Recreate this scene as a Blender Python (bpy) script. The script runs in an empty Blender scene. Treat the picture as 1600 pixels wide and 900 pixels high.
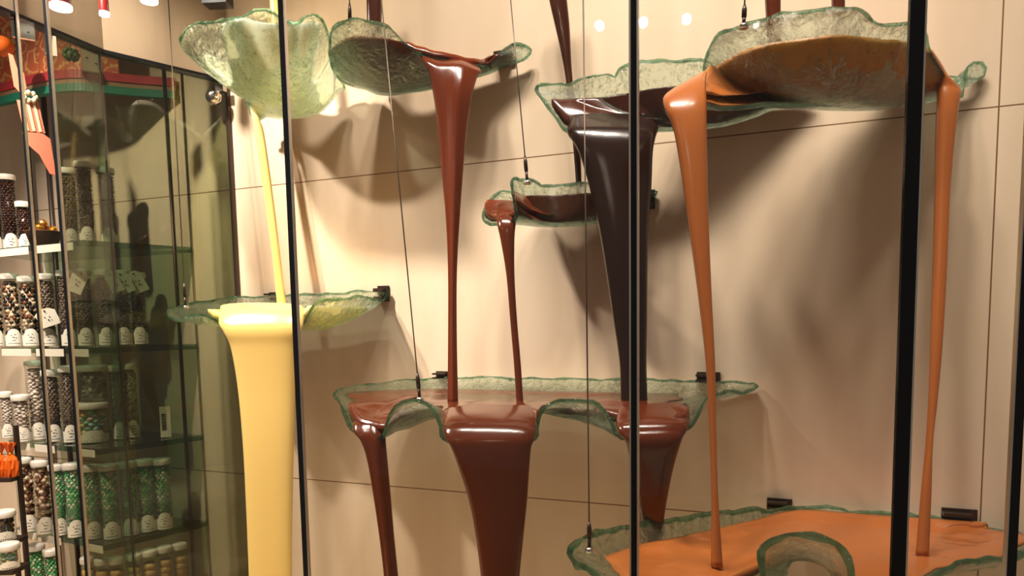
import bpy, bmesh, math, random
from mathutils import Vector, Matrix, noise
SC = bpy.context.scene
COL = SC.collection
rnd = random.Random(7)

# ------------------------------------------------------------------ camera
FPX, PCX, PCY = 1090.0, 800.0, 600.0          # focal length and principal point in 1600x900 pixels
YAW, PITCH, ROLL = math.radians(21.7), math.radians(5.2), math.radians(0.96)
CAM = Vector((0.0, -3.50, 1.60))
fw = Vector((-math.sin(YAW)*math.cos(PITCH), math.cos(YAW)*math.cos(PITCH), -math.sin(PITCH)))
rt = Vector((math.cos(YAW), math.sin(YAW), 0.0))
up = rt.cross(fw)
cr, sr = math.cos(ROLL), math.sin(ROLL)
rt, up = (rt*cr - up*sr), (up*cr + rt*sr)
camd = bpy.data.cameras.new('camera')
cam = bpy.data.objects.new('camera', camd); COL.objects.link(cam)
M = Matrix((( rt.x, up.x, -fw.x, CAM.x), (rt.y, up.y, -fw.y, CAM.y), (rt.z, up.z, -fw.z, CAM.z), (0,0,0,1)))
# make the picture's vertical tilt match: roll is applied about the view axis
cam.matrix_world = M
camd.sensor_fit = 'HORIZONTAL'; camd.sensor_width = 36.0
camd.lens = 36.0*FPX/1600.0
camd.shift_x = 0.0; camd.shift_y = (PCY-450.0)/1600.0
camd.clip_start = 0.05; camd.clip_end = 100
SC.camera = cam

def ray(x, y):
    return fw + rt*((x-PCX)/FPX) + up*((PCY-y)/FPX)
def P(x, y, d):                                # the point at camera depth d
    return CAM + ray(x, y)*d
def W(x, y, off):                              # the point a distance off in front of the back wall
    r = ray(x, y); return CAM + r*((-off-CAM.y)/r.y)
def L(x, y, z):                                # the point on the level plane at height z above the camera
    r = ray(x, y); return CAM + r*(z/r.z)

# ------------------------------------------------------------------ world, lights, exposure
wd = bpy.data.worlds.new('world'); SC.world = wd; wd.use_nodes = True
bg = wd.node_tree.nodes['Background']
bg.inputs[0].default_value = (1.0, 0.86, 0.70, 1); bg.inputs[1].default_value = 0.15
SC.view_settings.view_transform = 'Standard'; SC.view_settings.look = 'None'
SC.view_settings.gamma = 1.0; SC.view_settings.use_curve_mapping = False
SC.view_settings.exposure = 0.0
SC.cycles.use_denoising = True
SC.cycles.transparent_max_bounces = 40
SC.cycles.max_bounces = 16; SC.cycles.transmission_bounces = 14
SC.cycles.caustics_reflective = False; SC.cycles.caustics_refractive = False
SC.cycles.sample_clamp_indirect = 6.0

def spot(name, loc, target, watts, angle, size, color=(1.0, 0.885, 0.765), blend=0.6):
    d = bpy.data.lights.new(name, 'SPOT'); d.energy = watts; d.spot_size = math.radians(angle)
    d.spot_blend = blend; d.shadow_soft_size = size; d.color = color
    o = bpy.data.objects.new(name, d); COL.objects.link(o); o.location = loc
    o.rotation_euler = (Vector(target)-Vector(loc)).to_track_quat('-Z', 'Y').to_euler()
    return o
KEY = 830
for sx, k in ((-1.9, 1.0), (-1.05, 1.0), (-0.3, 1.0), (0.45, 0.66), (1.2, 0.42)):
    spot('case_spotlight', (sx, -2.0, 6.4), (sx+0.2, -0.2, 0.3), KEY*k, 64, 0.22, blend=1.0)
spot('shop_spotlight', (-3.3, -1.7, 4.2), (-3.1, -0.5, 1.2), 900, 90, 0.08)
spot('shop_spotlight', (-3.9, -2.6, 4.4), (-3.4, -0.6, 1.0), 700, 80, 0.08)

# ------------------------------------------------------------------ materials
def lin(r, g, b):
    f = lambda c: (c/255/12.92 if c/255 <= .04045 else ((c/255+.055)/1.055)**2.4)
    return (f(r), f(g), f(b), 1.0)
def principled(name, col, rough=0.5, metal=0.0, **kw):
    m = bpy.data.materials.new(name); m.use_nodes = True
    b = m.node_tree.nodes['Principled BSDF']
    b.inputs['Base Color'].default_value = col; b.inputs['Roughness'].default_value = rough
    b.inputs['Metallic'].default_value = metal
    for k, v in kw.items(): b.inputs[k].default_value = v
    return m
def nt(m): return m.node_tree.nodes, m.node_tree.links

def thin_glass(name, tint, refl=1.0, rough=0.0, bump=None):
    """flat or clear sheet: lets light through tinted, mirrors by Fresnel"""
    m = bpy.data.materials.new(name); m.use_nodes = True; n, l = nt(m); n.clear()
    out = n.new('ShaderNodeOutputMaterial'); mix = n.new('ShaderNodeMixShader')
    t = n.new('ShaderNodeBsdfTransparent'); t.inputs[0].default_value = tint
    g = n.new('ShaderNodeBsdfGlossy'); g.inputs['Roughness'].default_value = rough
    ge = n.new('ShaderNodeNewGeometry'); dt = n.new('ShaderNodeVectorMath'); dt.operation = 'DOT_PRODUCT'
    l.new(ge.outputs['Normal'], dt.inputs[0]); l.new(ge.outputs['Incoming'], dt.inputs[1])
    def mth(op, a, b=None):
        q = n.new('ShaderNodeMath'); q.operation = op
        l.new(a, q.inputs[0])
        if b is not None: q.inputs[1].default_value = b
        return q.outputs[0]
    ab = mth('ABSOLUTE', dt.outputs['Value']); iv = n.new('ShaderNodeMath'); iv.operation = 'SUBTRACT'; iv.inputs[0].default_value = 1.0
    l.new(ab, iv.inputs[1]); pw = mth('POWER', iv.outputs[0], 5.0); fr = mth('ADD', mth('MULTIPLY', pw, 0.96*refl), 0.04*refl)
    l.new(fr, mix.inputs[0])
    l.new(t.outputs[0], mix.inputs[1]); l.new(g.outputs[0], mix.inputs[2]); l.new(mix.outputs[0], out.inputs[0])
    return m

def cast_glass(name, col, tint, refr=0.55, rough=0.05, scale=28, strength=0.5):
    m = bpy.data.materials.new(name); m.use_nodes = True; n, l = nt(m); n.clear()
    out = n.new('ShaderNodeOutputMaterial'); mix = n.new('ShaderNodeMixShader'); mix.inputs[0].default_value = refr
    t = n.new('ShaderNodeBsdfTransparent'); t.inputs[0].default_value = tint
    g = n.new('ShaderNodeBsdfGlass'); g.inputs['Color'].default_value = col
    g.inputs['Roughness'].default_value = rough; g.inputs['IOR'].default_value = 1.45
    tc = n.new('ShaderNodeTexCoord'); ns = n.new('ShaderNodeTexNoise'); ns.inputs['Scale'].default_value = scale
    ns.inputs['Detail'].default_value = 5.0; ns.inputs['Distortion'].default_value = 0.8
    bp = n.new('ShaderNodeBump'); bp.inputs['Strength'].default_value = strength; bp.inputs['Distance'].default_value = 0.02
    n2 = n.new('ShaderNodeTexNoise'); n2.inputs['Scale'].default_value = 34; n2.inputs['Detail'].default_value = 4; n2.inputs['Roughness'].default_value = 0.7
    rp = n.new('ShaderNodeValToRGB'); rp.color_ramp.elements[0].position = 0.33; rp.color_ramp.elements[1].position = 0.46
    rp.color_ramp.elements[0].color = (col[0]*.55, col[1]*.58, col[2]*.54, 1); rp.color_ramp.elements[1].color = col
    l.new(tc.outputs['Object'], n2.inputs['Vector']); l.new(n2.outputs[0], rp.inputs[0]); l.new(rp.outputs[0], g.inputs['Color'])
    l.new(tc.outputs['Object'], ns.inputs['Vector']); l.new(ns.outputs[0], bp.inputs['Height']); l.new(bp.outputs[0], g.inputs['Normal'])
    l.new(t.outputs[0], mix.inputs[1]); l.new(g.outputs[0], mix.inputs[2]); l.new(mix.outputs[0], out.inputs[0])
    return m

def plaster(name, c1, c2, zs=(), xs=(), rough=0.7):
    """large stone panels: slight vertical streaks, dark open joints at zs and xs"""
    m = principled(name, c1, rough); n, l = nt(m); b = n['Principled BSDF']
    ge = n.new('ShaderNodeNewGeometry'); mp = n.new('ShaderNodeMapping'); mp.inputs['Scale'].default_value = (2.6, 2.6, 0.45)
    ns = n.new('ShaderNodeTexNoise'); ns.inputs['Scale'].default_value = 1.6; ns.inputs['Detail'].default_value = 4
    cr_ = n.new('ShaderNodeValToRGB'); cr_.color_ramp.elements[0].color = c2; cr_.color_ramp.elements[1].color = c1
    cr_.color_ramp.elements[0].position = 0.3; cr_.color_ramp.elements[1].position = 0.65
    l.new(ge.outputs['Position'], mp.inputs[0]); l.new(mp.outputs[0], ns.inputs['Vector']); l.new(ns.outputs[0], cr_.inputs[0])
    sp = n.new('ShaderNodeSeparateXYZ'); l.new(ge.outputs['Position'], sp.inputs[0])
    prev = None
    for ax, vals in (('Z', zs), ('X', xs)):
        for v in vals:
            s = n.new('ShaderNodeMath'); s.operation = 'SUBTRACT'; l.new(sp.outputs[ax], s.inputs[0]); s.inputs[1].default_value = v
            a = n.new('ShaderNodeMath'); a.operation = 'ABSOLUTE'; l.new(s.outputs[0], a.inputs[0])
            c = n.new('ShaderNodeMath'); c.operation = 'LESS_THAN'; l.new(a.outputs[0], c.inputs[0]); c.inputs[1].default_value = 0.003
            if prev is None: prev = c
            else:
                mx = n.new('ShaderNodeMath'); mx.operation = 'MAXIMUM'; l.new(prev.outputs[0], mx.inputs[0]); l.new(c.outputs[0], mx.inputs[1]); prev = mx
    if prev is None: l.new(cr_.outputs[0], b.inputs['Base Color'])
    else:
        mc = n.new('ShaderNodeMix'); mc.data_type = 'RGBA'; mc.inputs[7].default_value = lin(120, 84, 48)
        l.new(prev.outputs[0], mc.inputs[0]); l.new(cr_.outputs[0], mc.inputs[6]); l.new(mc.outputs[2], b.inputs['Base Color'])
    return m

def choc(name, col, rough=0.16, coat=0.15, sss=0.0, srad=(.1,.1,.1)):
    m = principled(name, col, rough); b = m.node_tree.nodes['Principled BSDF']
    b.inputs['Subsurface Weight'].default_value = sss; b.inputs['Subsurface Radius'].default_value = srad; b.inputs['Subsurface Scale'].default_value = 1.0
    b.inputs['Coat Weight'].default_value = coat; b.inputs['Coat Roughness'].default_value = 0.05
    return m

def emis(name, col, s):
    m = bpy.data.materials.new(name); m.use_nodes = True; n, l = nt(m); n.clear()
    e = n.new('ShaderNodeEmission'); e.inputs[0].default_value = col; e.inputs[1].default_value = s
    o = n.new('ShaderNodeOutputMaterial'); l.new(e.outputs[0], o.inputs[0]); return m

zU = W(735, 256, 0).z; zD = W(735, 770, 0).z; xR = W(1548, 450, 0).x
MAT = {}
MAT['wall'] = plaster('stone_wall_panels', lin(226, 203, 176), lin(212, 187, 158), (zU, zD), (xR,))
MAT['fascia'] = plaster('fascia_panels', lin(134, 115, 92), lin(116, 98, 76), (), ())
MAT['floor'] = principled('pale_stone_floor', lin(214, 190, 158), 0.45)
MAT['ceiling'] = principled('ceiling_paint', lin(150, 130, 108), 0.8)
MAT['pane'] = thin_glass('shopfront_glass', (0.985, 0.99, 0.985, 1), 0.6)
MAT['tint'] = thin_glass('green_partition_glass', (0.62, 0.645, 0.545, 1), 1.0)
MAT['glass'] = cast_glass('slumped_green_glass', (0.90, 0.97, 0.94, 1), (0.87, 0.95, 0.915, 1), 0.62, 0.04, 30, 1.0)
MAT['glass_rim'] = cast_glass('deep_green_glass_lip', (0.62, 0.82, 0.73, 1), (0.66, 0.82, 0.75, 1), 0.75, 0.04, 30, 0.8)
MAT['white_choc'] = choc('white_chocolate', lin(238, 196, 116), 0.28, 0.2, 0.30, (.22, .20, .13))
MAT['dark_choc'] = choc('dark_chocolate', lin(66, 28, 13), 0.2, 0.15, 0.15, (.06,.03,.015))
MAT['pale_choc'] = choc('glass_tinted_white_chocolate', lin(236,226,182), 0.28, 0.2, 0.34, (.2,.2,.14))  # same white chocolate, its look through the green glass put into a paler colour
MAT['brown_choc'] = choc('warm_dark_chocolate', lin(96, 40, 18), 0.18, 0.15, 0.15, (.08,.04,.02))
MAT['shaded_choc'] = choc('wide_bowl_chocolate', lin(32, 13, 7), 0.2)  # falling column of the wide bowl: its shade is put into this darker colour
MAT['mid_choc'] = choc('plain_chocolate', lin(82, 33, 13), 0.18)
MAT['milk_choc'] = choc('milk_chocolate', lin(162, 91, 43), 0.25, 0.2, 0.14, (.16, .11, .05))
MAT['black'] = principled('black_gasket', (0.006, 0.006, 0.007, 1), 0.2, 0.0, **{'Specular IOR Level': 0.2})
MAT['silver'] = principled('brushed_silver', (0.72, 0.66, 0.60, 1), 0.3, 1.0)
MAT['steel'] = principled('polished_steel', (0.62, 0.58, 0.52, 1), 0.15, 1.0)
MAT['bronze'] = principled('dark_bronze', (0.05, 0.03, 0.022, 1), 0.35, 0.6)
MAT['cable'] = principled('steel_cable', (0.10, 0.07, 0.05, 1), 0.4, 0.7)

# ------------------------------------------------------------------ mesh helpers
def link(name, me, mats, parent=None, smooth=True):
    o = bpy.data.objects.new(name, me); COL.objects.link(o)
    for m in (mats if isinstance(mats, (list, tuple)) else [mats]): me.materials.append(m)
    if smooth:
        for p in me.polygons: p.use_smooth = True
    if parent is not None: o.parent = parent
    return o
def mesh(name, verts, faces, mats, parent=None, smooth=True, fmat=None):
    me = bpy.data.meshes.new(name); me.from_pydata([tuple(v) for v in verts], [], faces); me.validate()
    o = link(name, me, mats, parent, smooth)
    if fmat:
        for p, k in zip(me.polygons, fmat): p.material_index = k
    bm = bmesh.new(); bm.from_mesh(me); bmesh.ops.recalc_face_normals(bm, faces=bm.faces); bm.to_mesh(me); bm.free()
    return o
class MB:
    """collects simple shapes for one part"""
    def __init__(s): s.v = []; s.f = []; s.k = []; s.mi = 0
    def add(s, vs, fs):
        b = len(s.v); s.v += [Vector(v) for v in vs]; s.f += [[i+b for i in f] for f in fs]; s.k += [s.mi]*len(fs); return s
    def box(s, c, sx, sy, sz, rz=0.0):
        c = Vector(c); R = Matrix.Rotation(rz, 3, 'Z'); vs = []
        for x in (-1, 1):
            for y in (-1, 1):
                for z in (-1, 1): vs.append(c + R @ Vector((x*sx/2, y*sy/2, z*sz/2)))
        return s.add(vs, [(0,1,3,2),(4,6,7,5),(0,4,5,1),(2,3,7,6),(0,2,6,4),(1,5,7,3)])
    def bar(s, a, b, w, h, side=Vector((0,0,1))):
        a, b = Vector(a), Vector(b); t = (b-a).normalized(); u = t.cross(side).normalized(); v = u.cross(t)
        vs = [p + u*(i*w/2) + v*(j*h/2) for p in (a, b) for i, j in ((-1,-1),(1,-1),(1,1),(-1,1))]
        return s.add(vs, [(0,3,2,1),(4,5,6,7),(0,1,5,4),(1,2,6,5),(2,3,7,6),(3,0,4,7)])
    def tube(s, pts, rad, n=10, cap=True):
        pts = [Vector(p) for p in pts]; m = len(pts); rads = rad if isinstance(rad, (list, tuple)) else [rad]*m
        vs = []; ref = None
        for i, p in enumerate(pts):
            t = (pts[min(i+1, m-1)] - pts[max(i-1, 0)]).normalized()
            if ref is None: ref = Vector((1,0,0)) if abs(t.x) < .8 else Vector((0,1,0))
            u = (ref - t*ref.dot(t)).normalized(); ref = u; w = t.cross(u)
            for k in range(n):
                a = 2*math.pi*k/n; vs.append(p + (u*math.cos(a) + w*math.sin(a))*rads[i])
        fs = [(i*n+k, i*n+(k+1) % n, (i+1)*n+(k+1) % n, (i+1)*n+k) for i in range(m-1) for k in range(n)]
        if cap: fs += [tuple(range(n-1, -1, -1)), tuple((m-1)*n+k for k in range(n))]
        return s.add(vs, fs)
    def lathe(s, c, prof, n=24):
        c = Vector(c); m = len(prof)
        vs = [c + Vector((r*math.cos(2*math.pi*k/n), r*math.sin(2*math.pi*k/n), z)) for r, z in prof for k in range(n)]
        fs = [(i*n+k, i*n+(k+1) % n, (i+1)*n+(k+1) % n, (i+1)*n+k) for i in range(m-1) for k in range(n)]
        return s.add(vs, fs)
    def ball(s, c, r, sc=(1,1,1), rot=None, seg=1):
        V, F = ICO[seg]; c = Vector(c); R = rot or Matrix.Identity(3)
        return s.add([c + R @ Vector((v[0]*r*sc[0], v[1]*r*sc[1], v[2]*r*sc[2])) for v in V], F)
    def build(s, name, mats, parent=None, smooth=True): return mesh(name, s.v, s.f, mats, parent, smooth, s.k)
def ico(sub):
    bm = bmesh.new(); bmesh.ops.create_icosphere(bm, subdivisions=sub, radius=1.0)
    V = [v.co[:] for v in bm.verts]; F = [[v.index for v in f.verts] for f in bm.faces]; bm.free(); return V, F
ICO = {1: ico(1), 2: ico(2), 3: ico(3)}
def catmull(pts, n, closed=True):
    pts = [Vector(p) for p in pts]; m = len(pts); segs = m if closed else m-1; out = []
    g = (lambda i: pts[i % m]) if closed else (lambda i: pts[max(0, min(m-1, i))])
    for i in range(segs):
        p0, p1, p2, p3 = g(i-1), g(i), g(i+1), g(i+2)
        for k in range(n):
            t = k/n
            out.append(0.5*((2*p1) + (p2-p0)*t + (2*p0-5*p1+4*p2-p3)*t*t + (3*p1-p0-3*p2+p3)*t**3))
    if not closed: out.append(pts[-1])
    return out
def resample(loop, n):
    m = len(loop); d = [0.0]
    for i in range(m): d.append(d[-1] + (loop[(i+1) % m]-loop[i]).length)
    out = []; j = 0
    for k in range(n):
        s = d[-1]*k/n
        while d[j+1] < s: j += 1
        f = (s-d[j])/max(1e-9, d[j+1]-d[j]); out.append(loop[j].lerp(loop[(j+1) % m], f))
    return out
def tag(o, label=None, cat=None, group=None, kind=None):
    if label: o['label'] = label
    if cat: o['category'] = cat
    if group: o['group'] = group
    if kind: o['kind'] = kind
    return o
def empty(name, loc, label, cat, group=None):
    o = bpy.data.objects.new(name, None); COL.objects.link(o); o.location = loc; o.empty_display_size = 0.05
    bpy.context.view_layer.update()
    return tag(o, label, cat, group)
def adopt(root, *obs):                          # parts are built at world positions: keep them there
    for o in obs:
        o.parent = root; o.matrix_parent_inverse = Matrix.Translation(-Vector(root.location))

# ------------------------------------------------------------------ the room
def slab(name, a, b, mat, kind='structure'):
    a, b = Vector(a), Vector(b); m = MB(); c = (a+b)/2
    m.box(c, abs(b.x-a.x), abs(b.y-a.y), abs(b.z-a.z)); o = m.build(name, mat, None, False); tag(o, kind=kind); return o
slab('wall_back', (-6.5, 0.0, -0.5), (2.6, 0.15, 6.8), MAT['wall'])
slab('floor', (-6.5, -7.5, -0.6), (3.2, 0.0, -0.5), MAT['floor'])
slab('ceiling', (-6.5, -3.0, 6.8), (2.6, 0.0, 6.9), MAT['ceiling'])

# the partition between the glass case and the shop: glass below, stone fascia above
a0 = W(357, 130, 0.0)
zf = a0.z                                        # bottom of the fascia
pt1 = L(158, 83, zf-1.6); pt2 = L(78, 50, zf-1.6); pt3 = L(13, 23, zf-1.6)
a0 = Vector((a0.x, -0.012, zf))
dirp = (pt3-pt2).normalized(); pt4 = pt3 + dirp*0.35
PL = [a0, pt1, pt2, pt4]
for p in PL: p.z = zf
def wall_strip(pts, z0, z1, th, name, mat, parent=None):
    m = MB()
    for a, b in zip(pts, pts[1:]):
        n = Vector((-(b-a).y, (b-a).x, 0)).normalized()*th/2
        vs = [Vector((p.x, p.y, z)) + s for p in (a, b) for z in (z0, z1) for s in (-n, n)]
        m.add(vs, [(0,1,3,2),(4,6,7,5),(0,4,5,1),(2,3,7,6),(0,2,6,4),(1,5,7,3)])
    return m.build(name, mat, parent, False)
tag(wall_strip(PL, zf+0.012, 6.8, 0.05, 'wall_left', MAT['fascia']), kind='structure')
tag(wall_strip(PL, zf-0.004, zf+0.012, 0.065, 'trim_1', MAT['black']), kind='structure')
for i in range(2):
    tag(wall_strip(PL[i:i+2], -0.5, zf-0.004, 0.012, 'window_%d' % (i+1), MAT['tint']), kind='structure')
# dark edge where the partition meets the back wall, thick green edge at the joint of its two panes
tag(MB().bar((a0.x, -0.015, -0.5), (a0.x, -0.015, zf), 0.022, 0.022, Vector((0,1,0))).build('trim_2', MAT['bronze'], None, False), kind='structure')

# shop front: butt-jointed panes with dark uprights
FP = [P(-60, 505, 3.62), P(62, 505, 3.45), P(108, 505, 3.36), P(462, 505, 2.72), P(991, 505, 2.08), P(1415.5, 505, 1.93), P(1597, 505, 1.98)]
FP.append(FP[-1] + (FP[-1]-FP[-2])*1.6)
for p in FP: p.z = 0
for i, (a, b) in enumerate(zip(FP, FP[1:])):
    u = (b-a).normalized()*0.012
    if i == 0: continue                          # open doorway into the shop
    o = wall_strip([a+u, b-u], -0.5, 5.5, 0.012, 'window_%d' % (i+2), MAT['pane']); tag(o, kind='structure')
for i, (p, w) in enumerate(zip(FP[1:-1], (0.012, 0.020, 0.024, 0.016, 0.038, 0.03))):
    u = (FP[i+2]-FP[i]).normalized(); n = Vector((-u.y, u.x, 0))
    m = MB(); ang = math.atan2(u.y, u.x)
    m.box(p + Vector((0,0,2.5)), w, 0.014, 6.0, ang); m.mi = 1
    sd = 1 if i != 5 else -1
    if i == 3:
        m.box(p + u*(w/2+0.0035) + Vector((0,0,2.5)), 0.005, 0.012, 6.0, ang)
        m.box(p - u*(w/2+0.0035) + Vector((0,0,2.5)), 0.005, 0.012, 6.0, ang)
    else:
        m.box(p + u*sd*(w/2+0.003) + Vector((0,0,2.5)), 0.006 if i < 2 else 0.005, 0.012, 6.0, ang)
    tag(m.build('trim_%d' % (i+3), [MAT['black'], MAT['silver']], None, False), kind='structure')

# ------------------------------------------------------------------ glass vessels and what fills them
def make_bowl(rim, c, zl, label, liquid_mat, liquid_name, p=2.2, N=132, K=18, seed=0, lipth=0.05, wob=0.007, dents=(), th=0.013, rimr=0.0075, dry=(), soft=22, group='slumped glass bowls of the fountain', fill=True):
    """rim: 3D points in order around; c: deepest point; zl: level of the filling"""
    R = resample(catmull(rim, 10), N); c = Vector(c)
    RS = R
    for _ in range(3):
        k_ = max(1, N//soft); RS = [sum((RS[(i+o) % N] for o in range(-k_, k_+1)), Vector())/(2*k_+1) for i in range(N)]
    root = empty('glass_bowl', (c.x, c.y, c.z-th), label, 'bowl', group)
    def S(i, t):
        b_ = t**(3 if soft < 50 else 1.2); r = RS[i % N].lerp(R[i % N], b_); q = c + (r-c)*t; z = c.z + (r.z-c.z)*t**p
        nz = noise.noise(Vector((q.x*9, q.y*9, seed*3.1))) + 0.6*noise.noise(Vector((q.x*22, q.y*22, seed*5.7)))
        z += wob*nz*min(1.0, max(0.0, (t-0.35)/0.4))*1.6
        for (dx, dy, rad, dep) in dents: z -= dep*(1-t**5)*math.exp(-((q.x-dx)**2+(q.y-dy)**2)/(rad*rad))
        return Vector((q.x, q.y, z))
    V = [S(0, 0)]; ts = [(j/K)**0.85 for j in range(1, K+1)]
    for t in ts: V += [S(i, t) for i in range(N)]
    F = [(0, 1+i, 1+(i+1) % N) for i in range(N)]
    for j in range(K-1): F += [(1+j*N+i, 1+(j+1)*N+i, 1+(j+1)*N+(i+1) % N, 1+j*N+(i+1) % N) for i in range(N)]
    g = mesh('glass_shell', V, F, MAT['glass'])
    sm = g.modifiers.new('thick', 'SOLIDIFY'); sm.thickness = th; sm.offset = 0.0
    adopt(root, g)
    edge = [S(i, 1.0) for i in range(N)]
    e = MB(); rr = [rimr*(0.95+0.75*noise.noise(q*17)) for q in edge]; e.tube(edge+[edge[0], edge[1]], rr+rr[:2], 8, False)
    adopt(root, e.build('glass_rim', MAT['glass_rim']))
    if fill:
        def top(i, t):
            s = S(i, t); a = s.z + lipth; k = 0.012
            h = max(0.0, 0.5 + 0.5*(zl-a)/k) if abs(zl-a) < k else (1.0 if a < zl else 0.0)
            return min(zl, a), s
        KK = 26; lim = []
        for i in range(N):
            tl = 0.0
            for j in range(1, KK*2+1):
                t = j/(KK*2)*0.985; zt, s = top(i, t)
                if zt - s.z < 0.016 or any((s.x-dx)**2+(s.y-dy)**2 < rad*rad for dx, dy, rad in dry): break
                tl = t
            lim.append(max(tl, 0.05))
        l0 = lim
        for _ in range(6): lim = [(lim[i-1]+2*lim[i]+lim[(i+1) % N])/4 for i in range(N)]
        lim = [min(a_, b_) for a_, b_ in zip(lim, l0)]
        for _ in range(2): lim = [(lim[i-1]+2*lim[i]+lim[(i+1) % N])/4 for i in range(N)]
        V = [Vector((c.x, c.y, top(0, 0)[0]))]; F = []
        for j in range(1, KK+1):
            for i in range(N):
                zt, s = top(i, lim[i]*j/KK); V.append(Vector((s.x, s.y, zt)))
        F += [(0, 1+i, 1+(i+1) % N) for i in range(N)]
        for j in range(KK-1): F += [(1+j*N+i, 1+(j+1)*N+i, 1+(j+1)*N+(i+1) % N, 1+j*N+(i+1) % N) for i in range(N)]
        b = len(V)
        for j in range(KK, 0, -1):
            for i in range(N):
                zt, s = top(i, lim[i]*j/KK); V.append(Vector((s.x, s.y, min(zt-0.001, s.z+0.013))))
        s = S(0, 0); V.append(Vector((s.x, s.y, s.z+0.013)))
        o0 = 1+(KK-1)*N
        F += [(o0+i, b+i, b+(i+1) % N, o0+(i+1) % N) for i in range(N)]
        for j in range(KK-1): F += [(b+j*N+i, b+(j+1)*N+i, b+(j+1)*N+(i+1) % N, b+j*N+(i+1) % N) for i in range(N)]
        l = len(V)-1; F += [(b+(KK-1)*N+i, l, b+(KK-1)*N+(i+1) % N) for i in range(N)]
        adopt(root, mesh(liquid_name, V, F, liquid_mat))
    return root

def ribbon(st, label, mat, name='chocolate_stream', n=28, sub=7, cat='chocolate', group='pouring chocolate streams', power=0.8, fold=0.0):
    """st: (x left, y left, x right, y right, depth, thickness[, depth right]) down the stream"""
    A = catmull([P(s[0], s[1], s[4]) for s in st], sub, False); B = catmull([P(s[2], s[3], s[6] if len(s) > 6 else s[4]) for s in st], sub, False)
    T = catmull([Vector((s[5], 0, 0)) for s in st], sub, False)
    m = len(A); V = []; F = []; prev = None
    for i in range(m):
        a, b = A[i], B[i]; c = (a+b)/2; w = (b-a)/2
        i0, i1 = max(0, i-1), min(m-1, i+1)
        t = ((A[i1]+B[i1]) - (A[i0]+B[i0])).normalized(); d = w.cross(t).normalized()
        if d.dot(Vector((0,-1,0.4))) < 0: d = -d
        h = T[i].x/2
        for k in range(n):
            an = 2*math.pi*k/n; ca, sa = math.cos(an), math.sin(an)
            x = math.copysign(abs(ca)**power, ca); y = math.copysign(abs(sa)**power, sa)
            y += fold*math.sin(x*4.0+i*0.02)*(1-x*x)
            V.append(c + w*x + d*(y*h))
    F = [(i*n+k, i*n+(k+1) % n, (i+1)*n+(k+1) % n, (i+1)*n+k) for i in range(m-1) for k in range(n)]
    F += [tuple(range(n-1, -1, -1)), tuple((m-1)*n+k for k in range(n))]
    o = mesh(name, V, F, mat); tag(o, label, cat, group); return o
def vert(x, y0, y1, d):                          # where a plumb line seen at (x, y0) is seen at y1
    p = P(x, y0, d); return x + (1000-x)*(y1-y0)/12500

def dz(x, y, off, r): q = W(x, y, off); return (q.x, q.y, r)
def dzp(x, y, d, r): q = P(x, y, d); return (q.x, q.y, r)
def hump(x, y, d, r, h): q = P(x, y, d); return (q.x, q.y, r, -h)
# --- upper white bowl
A_rim = [L(282,62,1.40),L(300,39,1.45),L(345,32,1.44),L(372,29,1.42),L(400,17,1.47),L(425,20,1.47),L(442,30,1.44),L(462,36,1.42),
  L(478,24,1.46),L(497,24,1.45),L(508,42,1.43),P(513,64,3.48),P(516,88,3.64),P(522,112,3.80),P(538,137,3.90),P(515,146,3.93),P(470,150,3.94),L(432,150,1.35),
  L(414,176,1.22),L(400,190,1.18),L(386,162,1.25),L(372,120,1.35),L(345,104,1.39),L(318,94,1.39),L(295,84,1.38)]
make_bowl(A_rim, P(450,168,3.62), 3.03, 'pale green glass bowl of white chocolate, topmost and nearest the glass partition', MAT['pale_choc'], 'white_chocolate', p=2.4, seed=1, dry=[dzp(302,62,3.42,.17), dzp(512,80,3.54,.09), dzp(536,136,3.9,.07)], dents=[hump(492,140,3.86,.17,-.05)])
# --- upper dark bowl
B_rim = [P(516,66,3.34),L(522,42,1.37),L(545,30,1.38),L(575,33,1.38),L(600,40,1.37),L(618,52,1.36),L(632,66,1.33),L(650,80,1.29),
  L(690,94,1.25),L(730,101,1.24),L(757,106,1.24),L(768,102,1.30),L(785,82,1.38),W(803,69,0.12),W(830,78,0.05),W(800,100,0.04),W(720,112,0.06),W(650,124,0.10),P(600,134,3.86),P(560,132,3.76),
  P(532,124,3.64),P(518,100,3.50)]
make_bowl(B_rim, P(612,143,3.55), 2.935, 'clear glass bowl of dark chocolate with a lip pouring a long thin stream', MAT['brown_choc'], 'dark_chocolate', p=2.2, seed=2, lipth=0.04)
# --- upper deep dark bowl behind the big one
C_rim = [L(838,140,1.08),L(845,132,1.10),L(870,131,1.10),L(888,135,1.09),L(905,125,1.11),L(950,117,1.11),L(960,121,1.10),L(972,104,1.13),L(1003,97,1.13),L(1050,96,1.12),
  L(1100,95,1.12),L(1160,97,1.11),W(1235,112,0.12),W(1272,140,0.05),W(1240,152,0.04),W(1160,155,0.04),W(1080,160,0.06),W(1035,186,0.16),
  P(1020,212,3.24),P(960,209,3.22),P(892,206,3.20),P(868,182,3.22),P(853,162,3.25)]
make_bowl(C_rim, P(1085,200,3.12), 2.62, 'wide glass bowl of near black chocolate with a broad lip at one end', MAT['dark_choc'], 'wide_bowl_chocolate', p=2.4, seed=3)
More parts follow.
